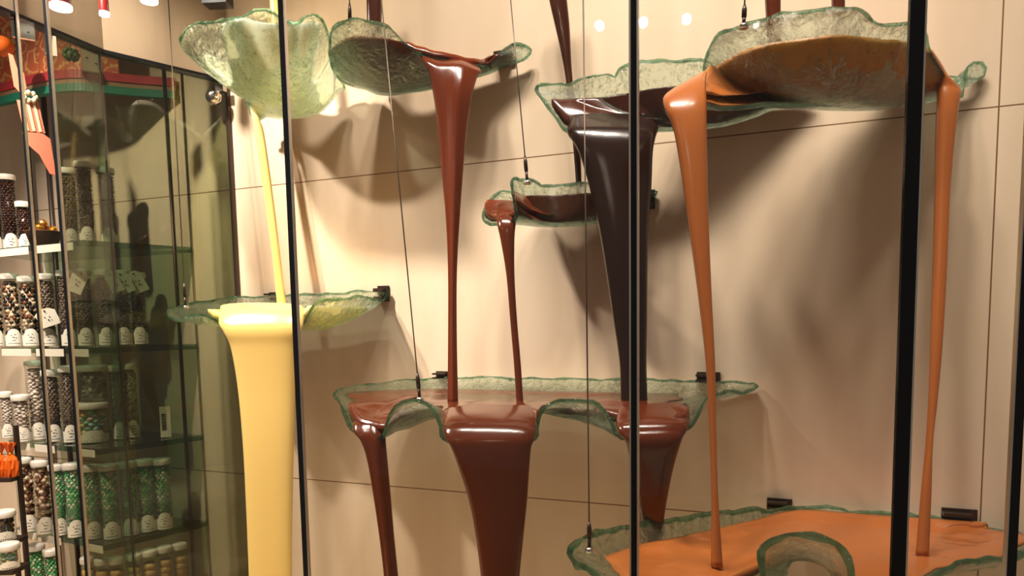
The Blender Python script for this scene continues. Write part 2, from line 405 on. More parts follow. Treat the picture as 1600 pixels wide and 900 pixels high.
# --- big milk chocolate bowl in front
D_rim = [L(1098,128,0.98),L(1104,92,1.03),L(1115,66,1.06),L(1132,50,1.07),L(1165,38,1.07),L(1200,29,1.07),L(1222,22,1.08),L(1236,24,1.07),L(1270,18,1.07),L(1320,14,1.07),
  L(1345,18,1.07),L(1366,32,1.05),L(1390,36,1.05),L(1420,36,1.05),L(1442,50,1.04),L(1450,75,1.0),L(1466,108,0.94),L(1488,140,0.88),P(1503,150,2.80),W(1512,104,0.05),W(1538,102,0.03),W(1530,125,0.03),W(1480,118,0.05),
  P(1420,122,2.97),P(1340,112,2.95),P(1250,104,2.92),P(1175,98,2.86),P(1118,102,2.80),P(1085,150,2.74),P(1050,168,2.72),P(1062,178,2.66),P(1092,162,2.62)]
make_bowl(D_rim, P(1315,163,2.72), 2.60, 'largest glass bowl seen from below with milk chocolate pouring off both ends', MAT['milk_choc'], 'milk_chocolate', p=3.6, seed=4, dents=[hump(1170,140,2.55,.12,-.06), hump(1135,140,2.60,.09,-.04)], dry=[dz(1520,108,0.05,0.20)])
# --- small bowl in the middle
F_rim = [L(800,286,0.66),L(815,283,0.66),L(836,283,0.66),L(846,290,0.64),L(862,291,0.64),L(880,286,0.65),P(925,286,3.28),P(975,290,3.32),P(1015,296,3.40),W(1026,303,0.03),W(1000,312,0.04),
  W(940,322,0.06),W(880,326,0.10),P(840,308,3.56),P(806,302,3.54),P(780,303,3.50),P(758,325,3.44),P(756,343,3.40),P(768,352,3.34),P(786,352,3.26),P(806,342,3.20),P(804,318,3.18)]
make_bowl(F_rim, P(872,352,3.36), 2.195, 'smallest glass bowl hung mid wall with chocolate running off its tip', MAT['brown_choc'], 'dark_chocolate', p=3.0, seed=5, N=110, wob=0.008)
# --- lower white bowl
G_rim = [P(262,488,3.68),P(272,482,3.78),P(300,474,3.98),P(345,468,4.15),W(400,464,0.12),W(450,461,0.10),W(510,459,0.08),W(560,456,0.06),W(603,453,0.03),W(600,466,0.05),
  P(575,466,3.84),P(555,465,3.74),P(530,468,3.64),P(508,470,3.58),P(492,478,3.54),P(480,495,3.52),P(472,508,3.50),P(440,515,3.48),P(390,515,3.50),P(350,508,3.54),P(336,499,3.60),
  P(318,492,3.64),P(300,492,3.66),P(285,498,3.64),P(270,499,3.64)]
make_bowl(G_rim, P(470,514,3.80), 1.692, 'pale green glass bowl holding white chocolate just above the wide cream fall', MAT['white_choc'], 'white_chocolate', p=3.2, seed=6, dry=[dzp(286,490,3.72,.19)], dents=[hump(520,505,3.66,.11,-.05)])
# --- long bowl with three lips
E_rim = [W(524,613,0.42),W(560,603,0.30),W(605,597,0.16),W(660,592,0.07),W(750,590,0.05),W(850,592,0.05),W(950,593,0.05),W(1050,595,0.05),W(1130,598,0.04),W(1182,601,0.03),
  W(1165,612,0.14),P(1125,614,2.98),P(1102,626,2.90),P(1090,650,2.84),P(1074,672,2.78),P(1020,683,2.75),P(970,682,2.76),P(957,664,2.82),P(946,645,2.87),P(925,630,2.92),P(895,626,2.94),P(868,628,2.92),
  P(850,640,2.92),P(840,664,2.80),P(832,688,2.70),P(765,694,2.68),P(698,690,2.72),P(688,664,2.82),P(676,640,2.86),P(655,626,2.92),P(628,628,2.92),P(612,642,2.93),P(604,664,2.95),P(598,684,2.98),
  P(575,684,3.0),P(552,674,3.04),P(540,650,3.12),P(530,628,3.24)]
make_bowl(E_rim, P(800,636,3.42), 1.238, 'long glass bowl with three drooping lips of chocolate, halfway down the wall', MAT['mid_choc'], 'plain_chocolate', p=3.4, N=200, seed=7, soft=90, lipth=0.05, wob=0.006, dry=[dz(1130,606,0.15,0.20), dzp(648,636,2.93,.085), dzp(897,636,2.93,.10)])
# --- lowest bowl
H_rim = [L(890,862,-0.85),L(905,846,-0.83),L(950,829,-0.825),L(1020,817,-0.825),L(1100,806,-0.84),L(1170,799,-0.86),W(1250,795,0.06),W(1350,799,0.05),W(1430,806,0.04),W(1500,818,0.04),W(1560,829,0.03),W(1612,842,0.03),
  L(1612,856,-0.85),L(1585,868,-0.85),L(1530,875,-0.84),L(1490,884,-0.84),L(1462,896,-0.86),L(1445,925,-0.92),L(1405,985,-1.0),L(1360,990,-1.0),L(1334,930,-0.93),L(1328,880,-0.84),L(1308,852,-0.80),L(1270,838,-0.79),L(1225,842,-0.80),
  L(1190,862,-0.84),L(1195,930,-0.93),L(1180,985,-1.0),L(1100,985,-1.0),L(1020,955,-0.97),L(965,918,-0.91),L(915,890,-0.87)]
make_bowl(H_rim, P(1264,848,3.0), 0.708, 'lowest glass bowl, a wide pool of orange milk chocolate with thick ribbed edge', MAT['milk_choc'], 'milk_chocolate', p=5.2, N=180, seed=8, soft=80, wob=0.010, th=0.02, rimr=0.012, lipth=0.055, dents=[hump(1252,862,2.64,.11,.045)], dry=[dzp(1252,870,2.55,.145), dz(1600,850,.05,.12)])

# ------------------------------------------------------------------ pouring streams
ribbon([(388,140,402,178,3.98,.03),(390,165,407,190,3.97,.03),(396,195,412,205,3.97,.03),(405,250,419,250,3.97,.03),(413,310,427,310,3.97,.028),(424,390,437,390,3.97,.027),(434,484,448,484,3.97,.027)],
       'thin cream stream of white chocolate falling from the top bowl into the lower', MAT['white_choc'])
ribbon([(418,-120,437,-120,3.75,.05),(420,-40,438,-40,3.75,.05),(424,40,441,40,3.75,.05),(428,110,444,110,3.75,.05)], 'cream stream of white chocolate entering the topmost bowl from above', MAT['white_choc'])
ribbon([(344,480,474,480,3.62,.05),(343,492,476,490,3.52,.06),(342,506,474,505,3.475,.06),(350,520,470,518,3.46,.06),(361,545,464,545,3.47,.06),(372,610,461,610,3.48,.06),(380,700,459,700,3.48,.06),(385,800,457,800,3.48,.055),(389,900,456,900,3.48,.055),(392,980,455,980,3.48,.05)],
       'broad cream fall of white chocolate pouring off the lower white bowl', MAT['white_choc'], sub=8)
ribbon([(655,86,748,104,3.36,.03,3.42),(662,98,752,112,3.32,.04,3.36),(670,112,746,120,3.31,.05,3.34),(677,150,738,150,3.31,.06),(684,200,730,200,3.31,.06),(691,280,723,280,3.31,.05),(697,350,718,350,3.31,.042),(700,430,714,430,3.31,.034),(700,530,714,530,3.31,.032),(699,632,716,632,3.29,.034)],
       'long dark chocolate stream tapering from the upper bowl lip to the long bowl', MAT['brown_choc'], fold=0.5)
ribbon([(570,-100,599,-100,3.55,.05),(572,-30,598,-30,3.55,.05),(574,40,596,40,3.55,.05),(577,100,595,100,3.55,.045)], 'dark chocolate stream entering the upper dark bowl from above', MAT['dark_choc'])
ribbon([(848,-60,880,-60,3.30,.05),(858,0,886,0,3.32,.05),(867,40,890,40,3.34,.045),(876,80,892,80,3.36,.04),(884,125,895,125,3.38,.03),(893,205,904,205,3.40,.025),(898,260,908,260,3.40,.022),(901,310,909,310,3.40,.02)],
       'thin dark chocolate stream curving down behind the wide bowl into the smallest bowl', MAT['dark_choc'])
ribbon([(778,322,812,318,3.38,.03),(776,338,808,334,3.28,.04),(777,352,806,350,3.23,.05),(782,375,804,375,3.22,.045),(791,430,804,430,3.22,.032),(797,500,808,500,3.23,.026),(803,570,814,570,3.23,.024),(807,632,818,632,3.23,.026)],
       'thin chocolate stream dropping from the smallest bowl into the long bowl', MAT['mid_choc'])
ribbon([(890,185,1030,188,3.20,.06),(886,205,1028,204,3.14,.08),(893,217,1024,217,3.11,.09),(905,240,1020,240,3.10,.10),(920,290,1018,290,3.10,.10),(934,350,1014,350,3.10,.10),(946,420,1012,420,3.10,.09),(958,500,1011,500,3.11,.08),(968,570,1010,570,3.11,.07),(970,640,1012,640,3.11,.07)],
       'thick chocolate column, coloured dark for shade, falling from the wide bowl to the long bowl', MAT['shaded_choc'])
ribbon([(1050,150,1104,112,2.72,.03),(1036,156,1103,128,2.66,.05),(1040,172,1104,160,2.60,.06),(1052,200,1104,198,2.58,.06),(1063,260,1105,260,2.575,.06),(1076,350,1107,350,2.57,.05),(1092,470,1112,470,2.565,.04),(1103,570,1117,570,2.56,.034),(1109,680,1119,680,2.56,.028),(1112,780,1122,780,2.555,.03),(1111,885,1129,885,2.55,.045)],
       'light brown chocolate stream falling from the left end of the largest bowl', MAT['milk_choc'])
ribbon([(1440,78,1458,80,2.66,.03),(1456,104,1478,112,2.72,.04),(1464,130,1500,142,2.74,.05),(1466,152,1497,160,2.735,.06),(1464,200,1492,200,2.73,.06),(1462,300,1483,300,2.72,.05),(1459,420,1478,420,2.70,.045),(1455,540,1471,540,2.68,.04),(1452,620,1464,620,2.67,.034),(1448,690,1456,690,2.66,.034),(1440,770,1454,770,2.64,.034),(1432,868,1450,868,2.62,.04)],
       'narrow twisting chocolate stream falling from the right end of the largest bowl', MAT['milk_choc'])
ribbon([(1190,-90,1217,-90,2.7,.05),(1194,-30,1219,-30,2.7,.05),(1197,20,1219,20,2.7,.05),(1200,75,1219,75,2.7,.05)], 'chocolate stream entering the largest bowl from above, nearer its hanging cable', MAT['mid_choc'])
ribbon([(1297,-90,1318,-90,2.7,.045),(1299,-30,1319,-30,2.7,.045),(1301,20,1319,20,2.7,.045),(1303,75,1318,75,2.7,.045)], 'chocolate stream entering the largest bowl from above, farther from its hanging cable', MAT['mid_choc'])
ribbon([(598,627,656,620,3.32,.02),(574,638,624,630,3.22,.026),(559,653,609,645,3.13,.034),(552,662,605,662,3.05,.045),(553,676,603,680,3.01,.05),(564,690,603,692,3.0,.055),(573,715,605,715,3.0,.06),(583,770,610,770,3.0,.055),(593,840,616,840,3.0,.05),(600,900,622,900,3.0,.048),(607,980,628,980,3.0,.045)],
       'slim dark chocolate fall off the narrow end lip of the long bowl', MAT['mid_choc'], fold=0.3)
ribbon([(700,640,832,638,2.92,.04),(693,656,838,655,2.78,.055),(692,672,838,671,2.70,.06),(697,688,835,687,2.67,.065),(705,700,830,700,2.665,.07),(718,735,827,735,2.67,.08),(732,780,824,780,2.675,.085),(742,830,819,830,2.675,.08),(751,900,812,900,2.675,.075),(757,980,806,980,2.675,.07)],
       'widest dark chocolate fall off the middle lip of the long bowl', MAT['mid_choc'])
ribbon([(966,640,1075,634,2.95,.04),(963,654,1076,650,2.84,.05),(964,668,1076,664,2.77,.055),(968,680,1072,676,2.75,.06),(978,692,1064,690,2.745,.07),(986,730,1052,730,2.78,.075),(993,780,1042,780,2.82,.07),(998,830,1034,830,2.88,.065),(1002,890,1028,890,2.94,.06),(1004,960,1024,960,2.98,.055)],
       'tapering dark chocolate fall off the farthest lip of the long bowl', MAT['mid_choc'])

# ------------------------------------------------------------------ hanging cables and wall clamps
def cable(top, end, fit, where):
    root = empty('suspension_cable', end, 'thin steel cable holding ' + where, 'cable', None)
    t = (Vector(top)-Vector(end)).normalized(); q = Vector(end) + t*fit
    adopt(root, MB().tube([q, Vector(top)], 0.0028, 8).build('wire', MAT['cable']))
    m = MB(); e = Vector(end)
    m.tube([e + t*0.012, e + t*(fit*0.5)], 0.0065, 12); m.tube([e + t*(fit*0.5), e + t*(fit*0.9), e + t*(fit*1.15)], [0.009, 0.009, 0.004], 12)
    adopt(root, m.build('turnbuckle', MAT['bronze']))
    m = MB(); m.lathe(e - Vector((0,0,0.006)), [(0.0, 0.02), (0.012, 0.018), (0.017, 0.010), (0.017, 0.0), (0.0, 0.0)], 16)
    adopt(root, m.build('end_cap', MAT['steel']))
cable(P(262,-20,3.80), P(290,481,3.80), 0.12, 'the free end of the lower white bowl')
cable(P(545,-60,3.36), P(547,50,3.36), 0.12, 'the near edge of the upper dark bowl')
cable(P(593,-30,2.93), P(656,625,2.93), 0.10, 'the scalloped front of the long bowl')
cable(P(796,-20,3.20), P(824,286,3.20), 0.11, 'the smallest bowl')
cable(P(911,-20,2.52), P(921,860,2.52), 0.09, 'the ribbed near end of the lowest bowl')
cable(P(1166,-60,2.50), P(1162,42,2.50), 0.07, 'the near edge of the largest bowl')

def clamp(x, y, w, h, where):
    p = W(x, y, 0.0); s = (CAM-p).length/FPX; ww, hh = w*s*1.05, h*s
    root = empty('wall_clamp', p, 'dark bronze glass clamp on the wall ' + where, 'clamp')
    m = MB(); m.box(p + Vector((0,-0.006,0)), ww, 0.012, hh); adopt(root, m.build('back_plate', MAT['bronze'], None, False))
    m = MB(); m.box(p + Vector((-0.1*ww,-0.035,hh*0.22)), ww*0.8, 0.05, hh*0.22); m.box(p + Vector((-0.1*ww,-0.035,-hh*0.30)), ww*0.8, 0.05, hh*0.22); m.box(p + Vector((-0.1*ww,-0.014,-hh*0.04)), ww*0.5, 0.008, hh*0.5)
    adopt(root, m.build('jaw', MAT['bronze'], None, False))
clamp(600, 459, 18, 24, 'at the wall end of the lower white bowl')
clamp(434, 463, 26, 12, 'behind the thin cream stream')
clamp(792, 92, 26, 20, 'behind the pouring lip of the upper dark bowl')
clamp(694, 586, 24, 12, 'beside the foot of the long tapering stream')
clamp(1107, 589, 32, 15, 'behind the light brown stream above the long bowl')
clamp(1218, 786, 32, 14, 'over the lowest bowl, nearer its arch')
clamp(1498, 806, 38, 20, 'over the lowest bowl, farthest along the wall')
clamp(1017, 312, 12, 28, 'at the end of the smallest bowl')

# ------------------------------------------------------------------ the shop seen past the partition
MAT['shelf_glass'] = thin_glass('thick_shelf_glass', (0.54, 0.66, 0.57, 1), 1.0)
MAT['jar_glass'] = thin_glass('clear_tube_plastic', (0.93, 0.93, 0.90, 1), 1.0)
MAT['paper'] = principled('white_paper', lin(232, 222, 202), 0.7)
MAT['ink'] = principled('grey_ink', lin(60, 52, 48), 0.7)
MAT['lid'] = principled('frosted_lid', lin(215, 205, 190), 0.35)
MAT['green_bar'] = principled('green_pane_edge', lin(120, 150, 128), 0.2)
def candy_mat(name, cols, rough=0.3):
    m = principled(name, cols[0], rough); n, l = nt(m); b = n['Principled BSDF']
    ge = n.new('ShaderNodeNewGeometry'); r = n.new('ShaderNodeValToRGB'); r.color_ramp.interpolation = 'CONSTANT'
    e = r.color_ramp.elements
    while len(e) < len(cols): e.new(0.5)
    for i, c in enumerate(cols): e[i].position = i/len(cols); e[i].color = c
    l.new(ge.outputs['Random Per Island'], r.inputs[0]); l.new(r.outputs[0], b.inputs['Base Color']); return m
CANDY = {
 'dark': candy_mat('dark_sweets', [lin(48,22,16), lin(64,30,20), lin(38,18,16)], 0.25),
 'mixed': candy_mat('black_and_white_sweets', [lin(24,18,20), lin(30,22,22), lin(214,190,160), lin(120,66,40), lin(26,20,24)], 0.3),
 'white': candy_mat('white_almond_sweets', [lin(228,214,200), lin(212,196,186), lin(196,172,166)], 0.4),
 'pastel': candy_mat('pastel_sweets', [lin(226,160,150), lin(150,196,200), lin(232,214,150), lin(150,200,160), lin(230,190,120), lin(226,180,190)], 0.35),
 'grey': candy_mat('silver_grey_sweets', [lin(150,150,138), lin(190,186,172), lin(110,112,104)], 0.3),
 'mint': candy_mat('mint_green_sweets', [lin(90,176,110), lin(70,150,96), lin(120,196,132), lin(205,205,180), lin(84,164,104)], 0.22),
 'almond': candy_mat('brown_and_cream_almonds', [lin(214,184,152), lin(112,64,50), lin(226,200,172), lin(84,44,36), lin(196,160,128)], 0.35),
 'cookie': candy_mat('golden_biscuits', [lin(206,160,88), lin(190,140,70), lin(216,172,104)], 0.6),
 'brown': candy_mat('brown_sweets', [lin(104,84,66), lin(84,66,54), lin(124,104,84)], 0.4),
}
SHZ = [2.105, 1.482, 0.88, 0.295, -0.32]
s1 = L(25, 825, SHZ[3]-1.6); s2 = L(165, 852, SHZ[3]-1.6); s3 = W(325, 822, 0.012); s0 = Vector((s1.x-0.30, -0.015, 0))
POLY = [Vector((q.x, q.y, 0)) for q in (s0, s1, s2, s3)]
unit = empty('shelving_unit', (s2.x, s2.y, SHZ[4]-0.18), 'corner shelving unit of thick green glass shelves behind the partition', 'shelf')
for z in SHZ:
    m = MB(); th = 0.034
    vs = [p + Vector((0,0,z-th)) for p in POLY] + [p + Vector((0,0,z)) for p in POLY]
    m.add(vs, [(3,2,1,0),(4,5,6,7),(0,1,5,4),(1,2,6,5),(2,3,7,6),(3,0,4,7)])
    adopt(unit, m.build('shelf', MAT['shelf_glass'], None, False))
ax = POLY[2].lerp(POLY[3], 0.80)
def post(p, name='upright', r=0.012): adopt(unit, MB().tube([(p.x, p.y, -0.5), (p.x, p.y, zf+0.25)], r, 10).build(name, MAT['bronze']))
post(POLY[3].lerp(POLY[2], 0.14) + Vector((0.0, -0.03, 0))); post(POLY[0] + Vector((-0.03, -0.03, 0)), r=0.02); post(POLY[1] + Vector((-0.02, 0.42, 0)), r=0.018)
def strip(z, a, b, off=0.006):
    u = (b-a).normalized(); n = Vector((u.y, -u.x, 0))
    if n.y > 0: n = -n
    c = (a+b)/2 + n*off; o = MB().box((c.x, c.y, z-0.03), (b-a).length, 0.004, 0.045, math.atan2(u.y, u.x)).build('price_strip', MAT['paper'], None, False); adopt(unit, o)
for z, sp in zip(SHZ[:4], (((.05,.42),(.48,.9)), ((.02,.36),(.42,.72),(.82,.98)), ((.06,.26),(.32,.54),(.80,.97)), ((.03,.26),(.31,.53),(.84,.98)))):
    for t0, t1 in sp: strip(z, POLY[1].lerp(POLY[2], t0), POLY[1].lerp(POLY[2], t1))

def packed(r, h, z0, cr, sc, seed):
    rn = random.Random(seed); m = MB()
    m.lathe((0,0,0), [(0.001, z0), (r-cr*1.1, z0), (r-cr*1.1, h), (0.001, h)], 14)
    z = z0 + cr*sc; k = 0; cnt = max(5, int(2*math.pi*(r-cr)/(cr*1.9)))
    while z < h - cr*sc*0.3:
        for i in range(cnt):
            a = 2*math.pi*(i+0.5*(k % 2)+rn.uniform(-.16,.16))/cnt; rr = r-cr-rn.uniform(0.0, cr*0.35)
            R = Matrix.Rotation(rn.uniform(0,6.28), 3, 'Z') @ Matrix.Rotation(rn.uniform(-.7,.7), 3, 'X')
            m.ball((rr*math.cos(a), rr*math.sin(a), z+rn.uniform(-.25,.25)*cr), cr, (1.0, 0.85, sc), R)
        z += cr*1.55*sc; k += 1
    return m
def cookies(r, h, z0):
    m = MB(); z = z0; t = 0.042
    while z + t <= h:
        m.lathe((0,0,0), [(0.001, z), (r*0.80, z), (r*0.96, z+t*0.3), (r*0.96, z+t*0.65), (r*0.8, z+t*0.95), (0.001, z+t*0.95)], 20); z += t
    return m
SWIRL = [(-.25,.62,.10),(.12,.66,.10),(-.05,.50,.13),(.2,.46,.10),(.02,.32,.12),(-.18,.30,.07)]
cache = {}
def jar(px, base, w, topy, d, z, kind, label, group, lab=True, half=True, cat='jar'):
    p = P(px, base, d); s = d/FPX; r = w*s/2; h = max(0.12, (base-topy)*s)
    root = empty('sweet_jar', (p.x, p.y, z+0.002), label, cat, group)
    # face the label to the front
    key = (kind, round(r, 3), round(h, 2), lab)
    if key not in cache:
        bz = 0.012; hh = h-0.035
        t = MB().lathe((0,0,0), [(0.001, 0.0), (r, 0.0), (r, hh), (r*0.93, hh+0.006), (r*0.93, h-0.02)], 26)
        obs = [t.build('tube', MAT['jar_glass'])]
        if kind == 'cookie': c = cookies(r*0.94, hh*0.97, bz)
        else:
            cr_, sc = {'almond': (r*0.38, 0.75), 'pastel': (r*0.30, 0.5), 'white': (r*0.36, 0.5), 'mint': (r*0.24, 0.9), 'mixed': (r*0.30, 0.95), 'grey': (r*0.26, 0.9)}.get(kind, (r*0.24, 0.9))
            c = packed(r*0.955, hh*0.97, bz, cr_, sc, len(kind)*3 + int(px))
        k = c.build('biscuits' if kind == 'cookie' else 'sweets', CANDY[kind]); k['kind'] = 'stuff'; obs.append(k)
        l = MB().lathe((0,0,0), [(r*1.04, hh-0.004), (r*1.07, hh), (r*1.07, hh+0.026), (r*1.0, hh+0.032), (r*0.5, hh+0.036), (0.001, hh+0.036), (0.001, hh+0.03), (r*0.95, hh+0.026), (r*0.98, hh-0.002), (r*1.04, hh-0.004)], 26)
        obs.append(l.build('lid', MAT['lid']))
        if lab:
            m = MB(); N = 16; vs = []; R1 = r*1.012; lh = min(0.11, h*0.30)
            for i in range(N+1):
                a = -1.15 + 2.3*i/N; u = abs(a)/0.75
                top = lh*(0.62 + 0.38*math.sqrt(max(0, 1-u*u))) if u < 1 else lh*0.62
                for zz in (0.006, 0.006+top): vs.append((R1*math.sin(a), -R1*math.cos(a), zz))
            for i in range(N+1):
                a = -1.15 + 2.3*i/N
                for q in (0, 1): vs.append((vs[2*i+q][0]*0.994, vs[2*i+q][1]*0.994, vs[2*i+q][2]))
            B = 2*(N+1); fs = []
            for i in range(N):
                fs += [(2*i,2*i+2,2*i+3,2*i+1), (B+2*i,B+2*i+1,B+2*i+3,B+2*i+2), (2*i+1,2*i+3,B+2*i+3,B+2*i+1), (2*i,B+2*i,B+2*i+2,2*i+2)]
            m.add(vs, fs); m.mi = 1
            for (a, b, q) in SWIRL: m.ball((R1*math.sin(a), -R1*math.cos(a), 0.006+lh*b), lh*q*0.42, (1.5, 0.25, 0.6))
            for i in range(7):
                a = -0.55+i*0.18; m.ball((R1*math.sin(a), -R1*math.cos(a), 0.006+lh*0.14), 0.0035, (1.6, 0.3, 0.8))
            obs.append(m.build('paper_label', [MAT['paper'], MAT['ink']], None, False))
        cache[key] = obs
        for o in obs: o.parent = root
    else:
        for o in cache[key]:
            c = o.copy(); COL.objects.link(c); c.parent = root
    v = CAM - p; root.rotation_euler = (0, 0, math.atan2(v.y, v.x) + math.pi/2)
    return root
ORD = ['nearest the stone wall', 'second from the stone wall', 'third from the stone wall', 'fourth from the stone wall', 'fifth from the stone wall', 'sixth from the stone wall', 'seventh from the stone wall', 'eighth from the stone wall']
def row(lst, z, kind, text, group):
    for (px, base, w, topy, d), o in zip(lst, ORD): jar(px, base, w, topy, d, z, kind, text + ', ' + o, group)
row([(172,383,24,262,4.42),(138,385,24,256,4.36),(113,384,24,262,4.44)], SHZ[0], 'brown', 'tall clear tube of brown sweets on the top shelf', 'tubes of brown sweets')
row([(41,392,20,318,4.50),(19,392,23,274,4.60),(-5,392,22,284,4.66)], SHZ[0], 'dark', 'tube of shiny dark chocolate sweets on the top shelf', 'tubes of dark sweets')
row([(220,536,24,424,4.52),(195,538,24,422,4.46),(168,539,24,421,4.40),(136,540,24,420,4.36),(110,540,24,420,4.40),(78,541,24,428,4.42)], SHZ[1], 'brown', 'tube of dusky sweets with arched label on the second shelf', 'tubes of dusky sweets')
row([(50,541,25,432,4.52),(23,541,24,428,4.58),(-4,541,23,428,4.66)], SHZ[1], 'mixed', 'tube of black, brown and cream balls on the second shelf', 'tubes of black and cream balls')
row([(209,682,20,566,4.56),(188,686,20,570,4.50)], SHZ[2], 'grey', 'slim tube of grey sweets on the third shelf', 'slim tubes of grey sweets')
jar(147,690,44,628,4.42,SHZ[2],'pastel','wide tub of pastel round sweets under a second tub','tubs of pastel sweets')
jar(147,627,40,572,4.42,SHZ[2]+(690-627)*4.42/FPX+0.006,'grey','wide tub of greyish sweets stacked on the pastel tub','tubs of grey sweets', lab=False)
row([(112,692,22,572,4.40),(86,692,24,578,4.44)], SHZ[2], 'brown', 'brown mixed tube on the third shelf behind the narrow pane', 'brown mixed tubes')
row([(62,691,24,568,4.54),(37,690,24,616,4.46),(14,689,18,616,4.62)], SHZ[2], 'white', 'clear tube of white sugared almonds on the third shelf', 'tubes of white almonds')
row([(258,823,25,712,4.52),(232,828,25,714,4.47),(205,834,25,718,4.40),(176,840,25,722,4.33),(148,838,25,722,4.34),(120,836,25,718,4.38),(96,834,22,722,4.42)], SHZ[3], 'mint', 'tube of mint green and silver sweets on the fourth shelf', 'tubes of green sweets')
row([(72,832,25,716,4.46),(46,829,25,712,4.52)], SHZ[3], 'almond', 'tube of brown and cream almonds on the fourth shelf', 'tubes of brown and cream almonds')
row([(288,975,20,852,4.58),(265,985,21,860,4.52),(241,990,22,864,4.46),(217,995,22,868,4.40),(190,1000,20,872,4.34),(168,1000,20,872,4.33),(146,1000,20,872,4.36)], SHZ[4], 'cookie', 'tube of stacked golden biscuits on the lowest shelf', 'tubes of biscuits')
row([(90,990,22,856,4.42),(66,990,24,852,4.46)], SHZ[4], 'mint', 'tube of green and silver sweets on the lowest shelf', 'tubes of green sweets below')

def paper_tag(px, y, w, h, tilt, d, label):
    c = P(px, y, d); s = d/FPX; v = (CAM-c); v.z = 0; v.normalize(); u = Vector((-v.y, v.x, 0))
    root = empty('paper_tag', c, label, 'tag', 'hanging paper tags')
    ca, sa = math.cos(tilt), math.sin(tilt)
    T = lambda a, b, o: c + u*((a*ca-b*sa)*s) + Vector((0,0,(a*sa+b*ca)*s)) + v*o
    out = [(-w*.22,h/2),(w*.22,h/2),(w/2,h*.3),(w/2,-h/2),(-w/2,-h/2),(-w/2,h*.3)]
    m = MB(); k = len(out); m.add([T(a,b,0.002) for a,b in out]+[T(a,b,-0.002) for a,b in out], [tuple(range(k)), tuple(range(2*k-1,k-1,-1))]+[(i,k+i,k+(i+1)%k,(i+1)%k) for i in range(k)])
    adopt(root, m.build('card', MAT['paper'], None, False))
    m = MB()
    for a, b, q in ((0,h*.38,2.2),(-w*.12,h*.05,1.4),(w*.1,h*.02,1.4),(0,-h*.14,1.8),(w*.14,-h*.18,1.2)): m.ball(T(a,b,0.003), q*s, (1.2,0.4,0.8), None, 1)
    o = m.build('printing', MAT['ink']); o['kind'] = 'stuff'; adopt(root, o)
for a in ((121,440,22,36,-.42,4.26,'cream paper tag on a tube beside the dark pane joint, tilted left'),(178,441,18,32,.42,4.30,'cream paper tag partly behind the green pane edge'),
          (194,441,20,34,.40,4.34,'cream paper tag on the second tube from the wall'),(215,440,20,34,.42,4.40,'cream paper tag on the tube nearest the wall'),(74,496,28,28,.35,4.34,'square cream card with orange ribbon behind the narrow pane')):
    paper_tag(*a)
# bar-code ticket left standing on the third shelf
c = P(257, 640, 4.50); o = MB()
root = empty('price_ticket', (c.x, c.y, SHZ[2]), 'white ticket with bar code standing alone on the third shelf', 'ticket')
v = (CAM-c); v.z = 0; v.normalize(); u = Vector((-v.y, v.x, 0)); an = math.atan2(u.y, u.x)
adopt(root, MB().box((c.x, c.y, SHZ[2]+0.105), 0.062, 0.004, 0.20, an).build('card', MAT['paper'], None, False))
m = MB(); rb = random.Random(3); z = SHZ[2]+0.055
while z < SHZ[2]+0.165:
    t = rb.choice((0.003, 0.005, 0.007)); q = c + v*0.003; m.box((q.x-u.x*0.008, q.y-u.y*0.008, z), 0.026, 0.002, t, an); z += t + rb.choice((0.004, 0.006))
o = m.build('bar_code', MAT['ink'], None, False); o['kind'] = 'stuff'; adopt(root, o)

# shop header: bowed board with damask panel over red and green bands
MAT['damask'] = principled('orange_damask', lin(190, 96, 50), 0.6)
n, l = nt(MAT['damask']); b = n['Principled BSDF']
ge = n.new('ShaderNodeNewGeometry'); vo = n.new('ShaderNodeTexVoronoi'); vo.inputs['Scale'].default_value = 5.0; vo.inputs['Randomness'].default_value = 0.35
wv = n.new('ShaderNodeTexNoise'); wv.inputs['Scale'].default_value = 14.0
ad = n.new('ShaderNodeMath'); ad.operation = 'MULTIPLY_ADD'; ad.inputs[1].default_value = 0.55
si = n.new('ShaderNodeMath'); si.operation = 'SINE'; mu = n.new('ShaderNodeMath'); mu.operation = 'MULTIPLY'; mu.inputs[1].default_value = 34.0
rp = n.new('ShaderNodeValToRGB'); rp.color_ramp.elements[0].position = .40; rp.color_ramp.elements[1].position = .75
rp.color_ramp.elements[0].color = lin(196, 92, 48); rp.color_ramp.elements[1].color = lin(222, 160, 96)
l.new(ge.outputs['Position'], vo.inputs['Vector']); l.new(ge.outputs['Position'], wv.inputs['Vector'])
l.new(wv.outputs[0], ad.inputs[0]); l.new(vo.outputs['Distance'], ad.inputs[2]); l.new(ad.outputs[0], mu.inputs[0]); l.new(mu.outputs[0], si.inputs[0])
l.new(si.outputs[0], rp.inputs[0]); l.new(rp.outputs[0], b.inputs['Base Color'])
MAT['red'] = principled('red_band', lin(176, 40, 44), 0.5); MAT['band_green'] = principled('green_band', lin(20, 110, 84), 0.5); MAT['tan'] = principled('tan_band', lin(150, 112, 80), 0.6)
hp = [P(-70,176,4.66),P(0,172,4.50),P(50,158,4.36),P(90,151,4.28),P(125,148,4.26),P(160,150,4.30),P(220,160,4.38),P(276,175,4.44)]
HP = catmull([Vector((q.x, q.y, 0)) for q in hp], 6, False); hz = 1.6+1.436
head = empty('shop_header', (HP[0].x, HP[0].y, hz), 'bowed shop header with orange damask over red and green bands', 'sign')
